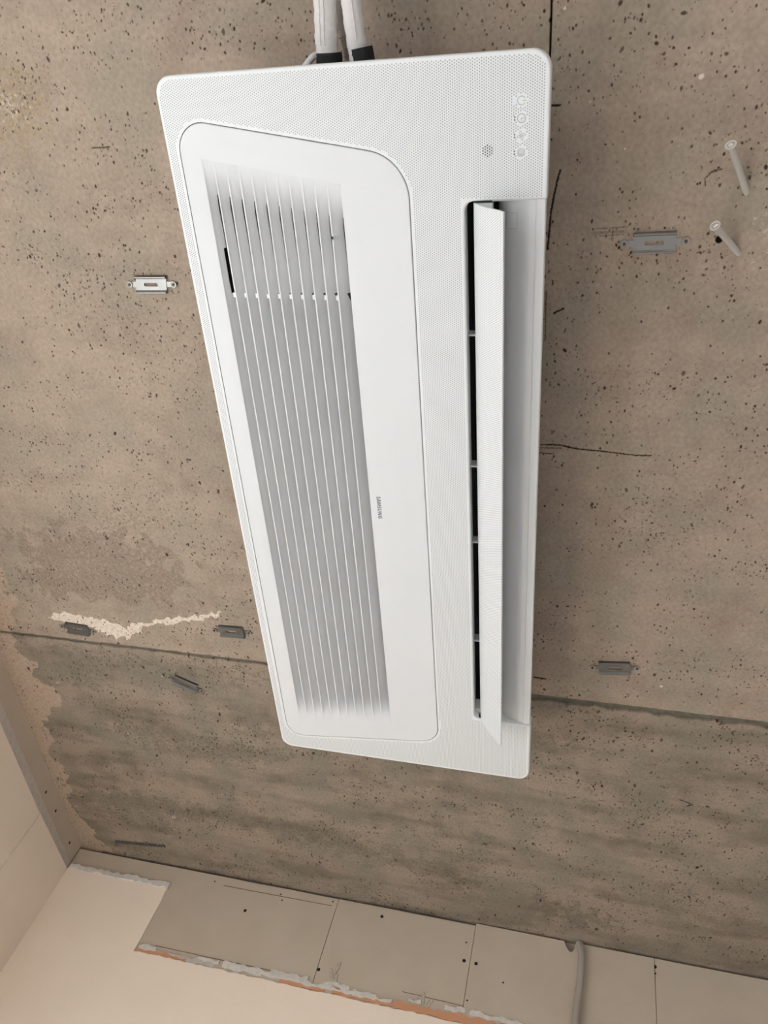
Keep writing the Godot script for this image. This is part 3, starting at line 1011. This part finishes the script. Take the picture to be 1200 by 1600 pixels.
# ------------------------------------------------------------------ scene
func _ready() -> void:
	# camera
	var cam := Camera3D.new()
	cam.fov = 65.2554
	cam.near = 0.02
	cam.transform = Transform3D(Basis(Vector3(0.967662, 0.24174124, -0.07205151), Vector3(-0.06568198, 0.51724855, 0.85331109), Vector3(0.24354902, -0.82098423, 0.51639981)), Vector3(0, 1.5, 0))
	add_child(cam)
	cam.current = true
	# sky
	var we := WorldEnvironment.new()
	var env := Environment.new()
	env.background_mode = Environment.BG_SKY
	var sky := Sky.new()
	var sm := ProceduralSkyMaterial.new()
	sm.sky_top_color = Color(0.62, 0.72, 0.86)
	sm.sky_horizon_color = Color(0.84, 0.89, 0.95)
	sm.ground_bottom_color = Color(0.45, 0.45, 0.45)
	sm.ground_horizon_color = Color(0.62, 0.62, 0.62)
	sm.sky_energy_multiplier = 1.0
	sky.sky_material = sm
	env.sky = sky
	env.background_energy_multiplier = 9.0
	env.tonemap_mode = Environment.TONE_MAPPER_LINEAR
	env.tonemap_exposure = 1.08
	env.sdfgi_enabled = true
	env.ssao_enabled = true
	env.ssil_enabled = true
	we.environment = env
	add_child(we)
	# daylight entering by the window in the left wall
	var day := AreaLight3D.new()
	day.name = "window_daylight"
	day.area_size = Vector2(2.5, 1.8)
	day.area_normalize_energy = true
	day.light_energy = 0.9
	day.light_color = Color(0.90, 0.96, 1.0)
	day.area_range = 12.0
	day.area_attenuation = 2.0
	day.shadow_enabled = true
	add_child(day)
	day.position = Vector3(-1.385, 1.45, 0.0)
	day.rotation = Vector3(0, -PI * 0.5, 0)

	# added fill lamp behind the viewer, unseen, to brighten the far wall
	var day2 := AreaLight3D.new()
	day2.name = "added_fill_behind"
	day2.area_size = Vector2(1.5, 1.5)
	day2.area_normalize_energy = true
	day2.light_energy = 2.0
	day2.light_color = Color(1.0, 0.965, 0.92)
	day2.area_range = 12.0
	day2.area_attenuation = 2.0
	day2.shadow_enabled = true
	add_child(day2)
	day2.position = Vector3(0.6, 1.4, 3.56)
	# sun through the left window, falling on the floor
	var sun := DirectionalLight3D.new()
	sun.name = "sun"
	sun.light_energy = 18.0
	sun.light_color = Color(1.0, 0.995, 0.985)
	sun.light_angular_distance = 0.6
	sun.shadow_enabled = true
	sun.sky_mode = DirectionalLight3D.SKY_MODE_LIGHT_ONLY
	add_child(sun)
	sun.look_at_from_position(Vector3.ZERO, Vector3(0.28, -0.85, -0.42))

	setting_room()
	air_conditioner()
	pipes()

	# brackets: ends found on the slab
	bracket(Vector3(-0.7475, YC, -0.3475), 0.0, "metal bracket standing alone on the slab beside the air conditioner's long side", 0.16, true)
	bracket(Vector3(0.071, YC, -0.2905), -0.032, "metal bracket on the slab next to two grey plastic plugs", 0.0, true)
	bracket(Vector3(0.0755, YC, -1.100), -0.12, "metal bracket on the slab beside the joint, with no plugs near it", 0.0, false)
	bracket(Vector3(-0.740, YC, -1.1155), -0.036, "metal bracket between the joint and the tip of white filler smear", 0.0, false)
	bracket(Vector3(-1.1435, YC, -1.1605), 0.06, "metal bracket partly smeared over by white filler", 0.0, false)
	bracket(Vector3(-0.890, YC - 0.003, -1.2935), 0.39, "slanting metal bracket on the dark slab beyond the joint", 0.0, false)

	# two plugs poking out of the slab at a slant
	wall_plug(Vector3(0.182, YC, -0.223), Vector3(0.149, YC - 0.045, -0.159), "longer grey plastic plug with nail, poking steeply out of the slab")
	wall_plug(Vector3(0.181, YC - 0.002, -0.303), Vector3(0.144, YC - 0.04, -0.260), "shorter grey plastic plug lying beside a dark drill hole near bracket")

	# reinforcing bar showing in the slab near the corner
	var rb := thing("reinforcing_bar", "short length of dark ribbed steel bar bedded in the slab near the corner", "steel bar", Vector3(-1.184, YC - 0.003, -1.9645))
	var st := begin()
	var bp := PackedVector3Array()
	var br := PackedFloat32Array()
	for k in 57:
		bp.append(Vector3(-0.082 + 0.164 * k / 56.0, 0.003, -0.012 + 0.024 * k / 56.0))
		br.append(0.0062 + (0.0016 if k % 4 < 2 else 0.0))
	tube(st, bp, br, 12)
	obj("ribbed_bar", st, mat(rgb(78, 76, 70), 0.55, 0.4), rb)
	# loose plug end
	var pe := thing("plug_end", "tiny pale ring of a plug flush in the dark slab", "wall plug", Vector3(-1.042, YC - 0.003, -1.812))
	st = begin()
	lathe(st, Vector3.ZERO, Vector3.DOWN, [[-0.004, 0.0055], [0.0008, 0.0055], [0.0008, 0.0035], [-0.001, 0.0032], [-0.001, 0.0]], 16, -1)
	obj("ring", st, mat(rgb(190, 178, 162), 0.6), pe)

	# grey corrugated conduit coming out over the plasterboard
	var cd := thing("conduit", "grey corrugated conduit hanging down over plasterboard from a broken notch", "conduit", Vector3(0.055, YC - 0.02, -2.024))
	var cp := spline([Vector3(0.004, 0.016, -0.034), Vector3(0.003, 0.012, -0.012), Vector3(0.006, -0.004, -0.001), Vector3(0.010, -0.03, 0.002), Vector3(0.009, -0.08, 0.003), Vector3(0.003, -0.16, 0.003), Vector3(-0.002, -0.26, 0.003), Vector3(-0.002, -0.36, 0.002)], 26)
	var cr := PackedFloat32Array()
	for k in cp.size():
		cr.append(0.0086 + (0.0007 if k % 3 == 0 else 0.0))
	st = begin()
	tube(st, cp, cr, 14)
	obj("corrugated_tube", st, mat(rgb(158, 148, 138), 0.6), cd)

# ------------------------------------------------------------------ room
func ragged(x0: float, x1: float, y: float, step: float, amp: float, sd: int) -> PackedVector2Array:
	var n := noise(1.0, sd, 3)
	var out := PackedVector2Array()
	var k := int((x1 - x0) / step)
	for i in k + 1:
		var x := lerpf(x0, x1, float(i) / k)
		out.append(Vector2(x, y + n.get_noise_2d(x * 28.0, sd * 3.7) * amp))
	return out

func setting_room() -> void:
	var conc := concrete()
	var paper := mottled(rgb(196, 180, 161), rgb(186, 170, 151), 41, 0.6, 0.95)
	var finish := mottled(rgb(242, 225, 206), rgb(237, 219, 199), 42, 0.9, 0.9)
	var compound := mottled(rgb(206, 198, 188), rgb(186, 176, 164), 43, 0.12, 0.95, 0.08)
	var chalk := mottled(rgb(232, 226, 218), rgb(208, 198, 186), 44, 0.08, 0.95, 0.1)
	var orange := mottled(rgb(206, 142, 104), rgb(196, 152, 122), 45, 0.1, 0.9)
	var masonry := mottled(rgb(170, 160, 148), rgb(150, 140, 128), 46, 0.7, 0.95)
	var hole_black := mat(rgb(20, 17, 15), 0.8)

	# ceiling: formwork slabs with joints between them
	var ceil := setting("ceiling", "raw brown-grey concrete ceiling with pores and formwork joints")
	uv_on = true
	uvf = func(p: Vector3) -> Vector2: return Vector2((p.x - TX0) / TXS, (p.z - TZ0) / TZS)
	var down := func(x: float, z: float, h: float) -> Vector3: return Vector3(x, h, z)
	var st := begin()
	var edge := ragged(-1.55, -0.0864, -1.197, 0.01, 0.0022, 5)
	edge.append_array(PackedVector2Array([Vector2(-0.0864, 3.75), Vector2(-1.55, 3.75)]))
	extrude(st, edge, YC, YC + 0.12, down, 0.0008)
	obj("concrete_panel", st, conc, ceil)
	st = begin()
	edge = ragged(-0.0837, 2.55, -1.197, 0.01, 0.0016, 6)
	edge.append_array(PackedVector2Array([Vector2(2.55, 3.75), Vector2(-0.0837, 3.75)]))
	extrude(st, edge, YC, YC + 0.12, down, 0.0008)
	obj("concrete_panel", st, conc, ceil)
	st = begin()
	var n5 := noise(1.0, 9, 3)
	edge = PackedVector2Array()
	for i in 411:
		var x := -1.55 + 0.01 * i
		var right := smoothstep(-0.5, 0.0, x)
		edge.append(Vector2(x, lerpf(-1.2035, -1.2115, right) + n5.get_noise_2d(x * 22.0, 3.0) * lerpf(0.004, 0.009, right)))
	edge.append_array(PackedVector2Array([Vector2(2.55, -2.25), Vector2(-1.55, -2.25)]))
	extrude(st, edge, YC - 0.003, YC + 0.12, down, 0.0012)
	obj("concrete_panel", st, conc, ceil)
	uv_on = false
	st = begin()
	box(st, Vector3(-1.55, YC + 0.0035, -1.24), Vector3(2.55, YC + 0.11, -1.185))
	obj("joint_filler", st, mottled(rgb(132, 126, 112), rgb(104, 96, 84), 47, 0.1, 0.95, 0.1), ceil)
	st = begin()
	box(st, Vector3(-1.6, YC + 0.12, -2.3), Vector3(2.6, YC + 0.2, 3.8))
	obj("roof_slab", st, masonry, ceil)

	# far wall: plasterboards, then the painted finish lower down
	var wf := setting("wall_far", "far wall with bare plasterboard strip above cream painted finish")
	st = begin()
	box(st, Vector3(-1.6, -0.1, -2.25), Vector3(2.55, YC + 0.12, -2.0485))
	obj("masonry", st, masonry, wf)
	var wmap := func(x: float, y: float, h: float) -> Vector3: return Vector3(x, YC + y, h)
	# [left, right, top left, top right, how far proud]
	var boards := [[-1.4005, -0.5862, -0.009, -0.0115, 0.0], [-0.5850, -0.2080, -0.0115, -0.0125, 0.0004], [-0.2070, 0.2400, -0.0065, -0.0085, 0.0022], [0.2410, 1.30, -0.0085, -0.011, 0.0018], [1.301, 2.42, -0.008, -0.008, 0.0005]]
	for k in boards.size():
		var b: Array = boards[k]
		var poly := PackedVector2Array()
		if k == 2:
			poly = PackedVector2Array([Vector2(b[0], b[2]), Vector2(0.020, -0.0085), Vector2(0.0225, -0.016), Vector2(0.026, -0.022), Vector2(0.033, -0.032), Vector2(0.040, -0.034), Vector2(0.046, -0.026), Vector2(0.049, -0.010), Vector2(0.056, -0.0075), Vector2(b[1], b[3])])
		else:
			var cnt := int((b[1] - b[0]) / 0.05)
			for i in cnt + 1:
				poly.append(Vector2(lerpf(b[0], b[1], float(i) / cnt), lerpf(b[2], b[3], float(i) / cnt) + (n5.get_noise_2d(i * 3.1, k * 9.0) * 0.0012)))
		poly.append_array(PackedVector2Array([Vector2(b[1], -0.5), Vector2(b[0], -0.5)]))
		st = begin()
		extrude(st, poly, -2.0355 + b[4], -2.0482, wmap, 0.0009)
		var bo := obj("plasterboard", st, paper, wf)
		# screw holes and pencil lines of this board
		for s in [[-0.457, -0.037, 1], [-0.581, -0.207, 1], [-0.584, -0.249, 1], [-0.223, -0.110, 1], [-0.192, -0.112, 1], [0.241, -0.030, 1], [0.2415, -0.047, 0], [-0.83, -0.095, 1], [-0.95, -0.03, 0], [-0.60, -0.022, 0], [-0.225, -0.062, 0], [-0.20, -0.205, 0], [-0.12, -0.145, 0], [-0.75, -0.03, 0], [-0.74, -0.046, 0]]:
			if s[0] < b[0] or s[0] >= b[1]:
				continue
			st = begin()
			var r := 0.0044 if s[2] == 1 else 0.0022
			lathe(st, Vector3(s[0], YC + s[1], -2.0355 + b[4] - 0.0004), Vector3.BACK, [[0.0, r * 1.15], [0.0006, r], [0.0007, 0.0]], 12, -1)
			obj("screw_hole", st, hole_black, bo)
	# crumpled torn paper on the boards
	for s in [[-0.545, -0.212, 0.5], [-0.535, -0.195, -0.2], [-0.53, -0.222, 0.15], [-0.305, -0.222, 0.1], [-0.29, -0.232, -0.5], [-0.315, -0.235, 0.3]]:
		var torn := PackedVector2Array()
		for q in 9:
			var a := TAU * q / 9.0
			torn.append(Vector2(s[0], s[1]) + Vector2(cos(a) * 0.005, sin(a) * 0.017).rotated(s[2]) * rng.randf_range(0.7, 1.15))
		st = begin()
		extrude(st, torn, -2.0330, -2.0355, wmap, 0.0012)
		obj("torn_paper", st, mottled(rgb(196, 184, 168), rgb(168, 152, 134), 48, 0.05, 0.95), wf)
	# scored lines left by the old ceiling
	for e in [[-1.03, -0.236, -0.60, -0.2345], [-0.36, -0.2165, -0.06, -0.222], [-0.92, -0.037, -0.60, -0.0345]]:
		st = begin()
		var a := Vector2(e[0], e[1])
		var b := Vector2(e[2], e[3])
		var nn := (b - a).orthogonal().normalized() * 0.0007
		extrude(st, PackedVector2Array([a + nn, b + nn, b - nn, a - nn]), -2.0345, -2.0357, wmap)
		obj("scored_line", st, mat(rgb(120, 100, 84), 0.9), wf)
	var lift := 0.0
	# remains of filler and orange paint along the edge of the finish
	for e in [[-1.07, -0.85, -0.253, 0.007, 0], [-0.83, -0.72, -0.246, 0.008, 1], [-1.075, -0.93, -0.259, 0.007, 2], [-0.70, -0.60, -0.240, 0.006, 1], [-0.67, -0.55, -0.252, 0.008, 2], [-0.56, -0.49, -0.237, 0.005, 1], [-0.48, -0.42, -0.243, 0.008, 1], [-0.53, -0.36, -0.251, 0.006, 2], [-0.37, -0.05, -0.250, 0.009, 2], [-0.34, -0.31, -0.233, 0.004, 1], [-0.25, -0.20, -0.232, 0.006, 1], [-0.72, -0.38, -0.247, 0.004, 1], [-1.07, -1.02, -0.247, 0.006, 1], [-0.90, -0.84, -0.244, 0.004, 1], [-0.19, -0.06, -0.233, 0.005, 1], [0.08, 0.4, -0.25, 0.008, 2]]:
		lift += 0.00016
		var top := ragged(e[0], e[1], e[2] + e[3], 0.006, 0.008, int(absf(e[0]) * 991.0) + 3)
		var bot := ragged(e[0], e[1], e[2] - e[3], 0.006, 0.006, int(absf(e[0]) * 991.0) + 4)
		for i in top.size():
			if top[i].y < bot[i].y + 0.0015:
				top[i].y = bot[i].y + 0.0015
		bot.reverse()
		top.append_array(bot)
		st = begin()
		extrude(st, top, -2.0335 + lift + (0.0006 if e[4] == 1 else 0.0), -2.0356, wmap)
		obj("paint_residue" if e[4] == 2 else "filler_residue", st, orange if e[4] == 2 else chalk if e[4] == 1 else compound, wf)
	# painted finish with a ragged top edge, stepping up next to the corner
	st = begin()
	var fin := ragged(-1.3985, -1.076, -0.073, 0.008, 0.004, 51)
	fin.append_array(PackedVector2Array([Vector2(-1.0735, -0.12), Vector2(-1.0755, -0.2), Vector2(-1.0775, -0.262)]))
	fin.append_array(ragged(-1.074, 2.42, -0.2605, 0.01, 0.004, 52))
	fin.append_array(PackedVector2Array([Vector2(2.42, -YC), Vector2(-1.3985, -YC)]))
	extrude(st, fin, -2.0315, -2.0475, wmap, 0.0008)
	obj("painted_finish", st, finish, wf)
	# foamy filler bead on top of the finish by the corner
	st = begin()
	var bt := ragged(-1.396, -1.072, -0.063, 0.006, 0.010, 53)
	var bb := ragged(-1.396, -1.072, -0.079, 0.006, 0.008, 54)
	bb.reverse()
	bt.append_array(bb)
	extrude(st, bt, -2.0285, -2.036, wmap, 0.0016)
	obj("filler_bead", st, chalk, wf)

	# left wall with the window opening, plasterboard strip under the slab, filled joint, painted finish
	var wl := setting("wall_left", "left wall with a plasterboard strip under the slab and smooth painted finish")
	var wz0 := -1.3
	var wz1 := 1.3
	var wy0 := 0.5
	var wy1 := 2.4
	st = begin()
	for b in [[-2.25, wz0, -0.1, YC + 0.12], [wz1, 3.8, -0.1, YC + 0.12], [wz0, wz1, -0.1, wy0], [wz0, wz1, wy1, YC + 0.12]]:
		box(st, Vector3(-1.62, b[2], b[0]), Vector3(-1.4135, b[3], b[1]))
	obj("masonry", st, masonry, wl)
	var lmap := func(z: float, y: float, h: float) -> Vector3: return Vector3(h, YC + y, z)
	for b in [[-2.0345, -0.90], [-0.899, 0.3], [0.301, 3.59]]:
		st = begin()
		extrude(st, PackedVector2Array([Vector2(b[0], -0.0005), Vector2(b[1], -0.0005), Vector2(b[1], -0.20), Vector2(b[0], -0.20)]), -1.4012, -1.4132, lmap, 0.0008)
		var bo := obj("plasterboard", st, paper, wl)
		for s in [[-1.747, -0.040], [-1.832, -0.035], [-1.974, -0.035], [-1.30, -0.03], [-0.5, -0.03]]:
			if s[0] > b[0] and s[0] < b[1]:
				st = begin()
				lathe(st, Vector3(-1.4016, YC + s[1], s[0]), Vector3.RIGHT, [[0.0, 0.0046], [0.0006, 0.004], [0.0007, 0.0]], 12, -1)
				obj("screw_hole", st, hole_black, bo)
	st = begin()
	var jt := ragged(-2.034, 3.59, -0.059, 0.012, 0.005, 55)
	jt.append_array(PackedVector2Array([Vector2(3.59, -0.12), Vector2(-2.034, -0.12)]))
	extrude(st, jt, -1.4002, -1.402, lmap, 0.0005)
	obj("joint_compound", st, compound, wl)
	var pieces := [PackedVector2Array([Vector2(-2.032, -0.079), Vector2(-1.7775, -0.086), Vector2(-1.7775, -YC), Vector2(-2.032, -YC)]), PackedVector2Array([Vector2(-1.7775, -0.086), Vector2(wz0, -0.084), Vector2(wz0, -YC), Vector2(-1.7775, -YC)]), PackedVector2Array([Vector2(wz0, -0.084), Vector2(wz1, -0.084), Vector2(wz1, wy1 - YC), Vector2(wz0, wy1 - YC)]), PackedVector2Array([Vector2(wz0, wy0 - YC), Vector2(wz1, wy0 - YC), Vector2(wz1, -YC), Vector2(wz0, -YC)]), PackedVector2Array([Vector2(wz1, -0.084), Vector2(3.59, -0.084), Vector2(3.59, -YC), Vector2(wz1, -YC)])]
	for k in pieces.size():
		st = begin()
		extrude(st, pieces[k], -1.3985 if k != 0 else -1.3978, -1.4132, lmap, 0.0008 if k < 2 else 0.0)
		obj("painted_finish", st, finish, wl)

	st = begin()
	extrude(st, PackedVector2Array([Vector2(-1.7795, -0.09), Vector2(-1.7755, -0.09), Vector2(-1.7755, -YC), Vector2(-1.7795, -YC)]), -1.3966, -1.3984, lmap, 0.0006)
	obj("joint_bead", st, mottled(rgb(226, 212, 196), rgb(214, 198, 180), 56, 0.1), wl)

	# window: frame, sashes, panes, sill
	var win := setting("window_1", "white double casement window in the left wall")
	var pvc := mat(Color(0.9, 0.9, 0.9), 0.4)
	st = begin()
	for b in [[wz0, wz0 + 0.05, wy0, wy1], [wz1 - 0.05, wz1, wy0, wy1], [wz0, wz1, wy0, wy0 + 0.05], [wz0, wz1, wy1 - 0.05, wy1], [-0.03, 0.03, wy0, wy1]]:
		box(st, Vector3(-1.57, b[2], b[0]), Vector3(-1.50, b[3], b[1]))
	obj("window_frame", st, pvc, win)
	var glass := mat(Color(0.95, 0.98, 0.97, 0.06), 0.02)
	glass.transparency = BaseMaterial3D.TRANSPARENCY_ALPHA
	for b in [[wz0 + 0.05, -0.03], [0.03, wz1 - 0.05]]:
		st = begin()
		box(st, Vector3(-1.538, wy0 + 0.05, b[0]), Vector3(-1.532, wy1 - 0.05, b[1]))
		obj("window_pane", st, glass, win)
	st = begin()
	box(st, Vector3(-1.5, wy0, wz0), Vector3(-1.34, wy0 + 0.03, wz1))
	obj("window_sill", st, pvc, win)

	# the rest of the room, out of view
	var primer := mottled(rgb(240, 240, 237), rgb(232, 232, 229), 57, 0.8)
	var wr := setting("wall_right", "plain painted right wall")
	st = begin()
	box(st, Vector3(2.42, -0.1, -2.25), Vector3(2.62, YC + 0.12, 3.8))
	obj("painted_finish", st, primer, wr)
	var wn := setting("wall_near", "plain painted wall behind the viewer")
	st = begin()
	for b in [[-1.6, -0.2, -0.1, YC + 0.12], [1.4, 2.6, -0.1, YC + 0.12], [-0.2, 1.4, -0.1, 0.6], [-0.2, 1.4, 2.2, YC + 0.12]]:
		box(st, Vector3(b[0], b[2], 3.59), Vector3(b[1], b[3], 3.8))
	obj("painted_finish", st, primer, wn)
	var win2 := setting("window_added_2", "added unseen window behind the viewer for the fill light")  # window added out of view to go with the fill lamp
	st = begin()
	for b in [[-0.2, -0.15, 0.6, 2.2], [1.35, 1.4, 0.6, 2.2], [-0.2, 1.4, 0.6, 0.65], [-0.2, 1.4, 2.15, 2.2]]:
		box(st, Vector3(b[0], b[2], 3.68), Vector3(b[1], b[3], 3.74))
	obj("window_frame", st, pvc, win2)
	st = begin()
	box(st, Vector3(-0.15, 0.65, 3.71), Vector3(1.35, 2.15, 3.716))
	obj("window_pane", st, glass, win2)
	st = begin()
	box(st, Vector3(-0.9, 2.35, 3.8), Vector3(2.1, 2.5, 5.2))
	obj("added_sun_shade", st, masonry, win2)  # unseen overhang added to block the sun from the rear window
	var fl := setting("floor", "grey cement screed floor")
	st = begin()
	box(st, Vector3(-1.6, -0.12, -2.25), Vector3(2.6, 0.0, 3.8))
	obj("screed", st, mottled(rgb(214, 211, 206), rgb(200, 197, 191), 49, 0.9, 0.9), fl)
